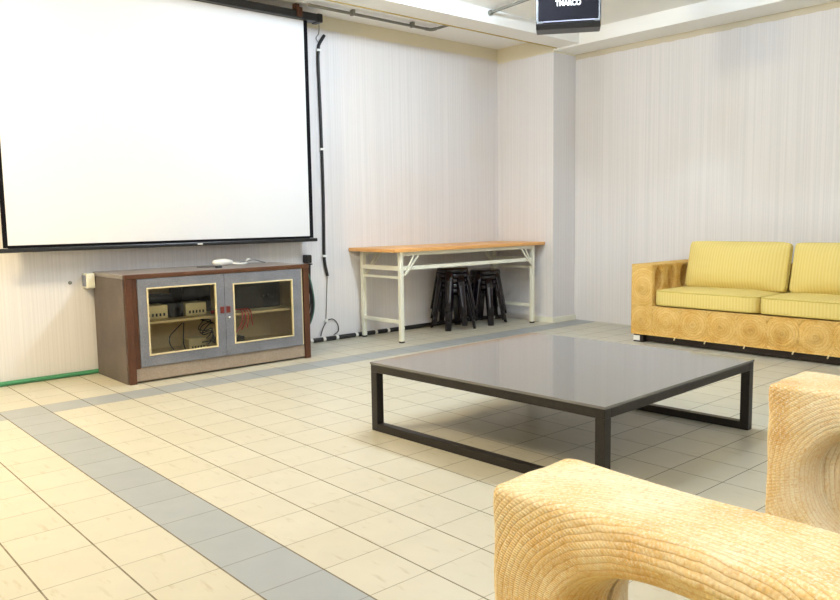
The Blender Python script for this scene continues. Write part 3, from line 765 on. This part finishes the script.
def armchair(label, X0, near_side, H):
    """faces +y; X0 = left edge"""
    t = thing('armchair', label, 'armchair', (X0+0.56, -2.40, 0))
    fx = -0.56; yF, yB = -2.045+2.40, -2.765+2.40
    full = 1.12
    kw = dict(y0=yB, y1=yF, z0=0.05, z1=H)
    a1 = ring_arm('arm', t, fx, fx+0.20, yc=-2.365+2.40, zc=0.405, ra=0.245, rb_=0.152, flare=0.028, nt=420 if near_side == 'L' else 200, filled=(near_side == 'L'), **kw)
    a2 = ring_arm('arm', t, fx+full-0.19, fx+full, yc=-2.355+2.40, zc=0.410, ra=0.205, rb_=0.138, flare=0.034, nt=420 if near_side == 'R' else 200, filled=False, **kw)
    ix0, ix1 = fx+0.206, fx+full-0.197
    woven_box('base', 'rope', t, (ix0, yB+0.13, 0.06, ix1, yF-0.012, 0.24), {'+y': [(0.12+0.24*i, 0.09, 0.11, 0.09, 0) for i in range(3)]}, 0.015)
    woven_box('backrest', 'rope', t, (ix0, yB, 0.06, ix1, yB+0.128, 0.58), {}, 0.02)
    cushion('seat_cushion', 'cushion_x', t, ix1-ix0-0.012, 0.50, 0.10, Matrix.Translation(((ix0+ix1)/2, yF-0.30, 0.296)), 0.01)
    R4 = Matrix.Translation(((ix0+ix1)/2, yB+0.205, 0.50)) @ Matrix.Rotation(math.radians(-72), 4, 'X')
    cushion('back_cushion', 'cushion_x', t, ix1-ix0-0.03, 0.30, 0.12, R4, 0.02, True)
    for xx in (fx+0.05, fx+full-0.13):
        for yy in (yB+0.03, yF-0.11):
            bx('foot', 'foot', t, (xx, yy, 0, xx+0.08, yy+0.08, 0.058), 0.003)
    return t
armchair('nearest straw woven armchair, the one whose arm has an open oval hole', -1.094, 'R', 0.595)
armchair('straw woven armchair at the right edge, its arm with a coiled oval disc', 0.726, 'L', 0.606)

# ------------------------------------------------------------------ lights
def area(name, loc, sx_, sy_, power, col, rot=(0, 0, 0)):
    l = bpy.data.lights.new(name, 'AREA'); l.shape = 'RECTANGLE'; l.size = sx_; l.size_y = sy_; l.energy = power; l.color = col
    o = bpy.data.objects.new(name, l); COL.objects.link(o); o.location = loc; o.rotation_euler = rot
    return o
def point(name, loc, power, col, r=0.10):
    l = bpy.data.lights.new(name, 'POINT'); l.energy = power; l.color = col; l.shadow_soft_size = r
    o = bpy.data.objects.new(name, l); COL.objects.link(o); o.location = loc
point('warm_ceiling_lamp', (-0.8, 1.0, 2.28), 104, (1.0, 0.80, 0.47), 0.12)
for yy in (-0.4, 0.15, 0.7): point('cool_ceiling_lamp', (2.35, yy, 2.49), 33, (0.74, 0.87, 1.0), 0.05)
point('rear_fill', (-0.8, -2.6, 2.36), 22, (1.0, 0.92, 0.78), 0.10)  # added fill light, no real fixture; brightens the near armchair faces
area('back_fill', (0.6, -4.3, 2.0), 2.6, 1.2, 30, (0.80, 0.90, 1.0), (math.radians(62), 0, 0))  # added soft fill from behind the camera, not a fixture of the room
wd = bpy.data.worlds.new('World'); SC.world = wd; wd.use_nodes = True
wd.node_tree.nodes['Background'].inputs[0].default_value = (0.9, 0.92, 1, 1)
wd.node_tree.nodes['Background'].inputs[1].default_value = 0.3

# ------------------------------------------------------------------ camera
cam = bpy.data.cameras.new('camera'); co = bpy.data.objects.new('camera', cam); COL.objects.link(co)
yaw, pitch, roll, foc = 0.722551, 0.106201, -0.015741, 772.199
cam.sensor_fit = 'HORIZONTAL'; cam.sensor_width = 36.0; cam.lens = foc*36.0/840.0; cam.clip_start = 0.02
cy_, sy_ = math.cos(yaw), math.sin(yaw); cp, sp_ = math.cos(pitch), math.sin(pitch)
fwd = Vector((sy_*cp, cy_*cp, -sp_)); rgt = Vector((cy_, -sy_, 0)); up = rgt.cross(fwd)
r2 = rgt*math.cos(roll)+up*math.sin(roll); u2 = -rgt*math.sin(roll)+up*math.cos(roll)
co.matrix_world = Matrix(((r2.x, u2.x, -fwd.x, -0.9554), (r2.y, u2.y, -fwd.y, -2.7996), (r2.z, u2.z, -fwd.z, 0.9807), (0, 0, 0, 1)))
SC.camera = co

SC.view_settings.view_transform = 'Standard'; SC.view_settings.look = 'None'
SC.view_settings.gamma = 1.0; SC.view_settings.use_curve_mapping = False
SC.view_settings.exposure = 0.36
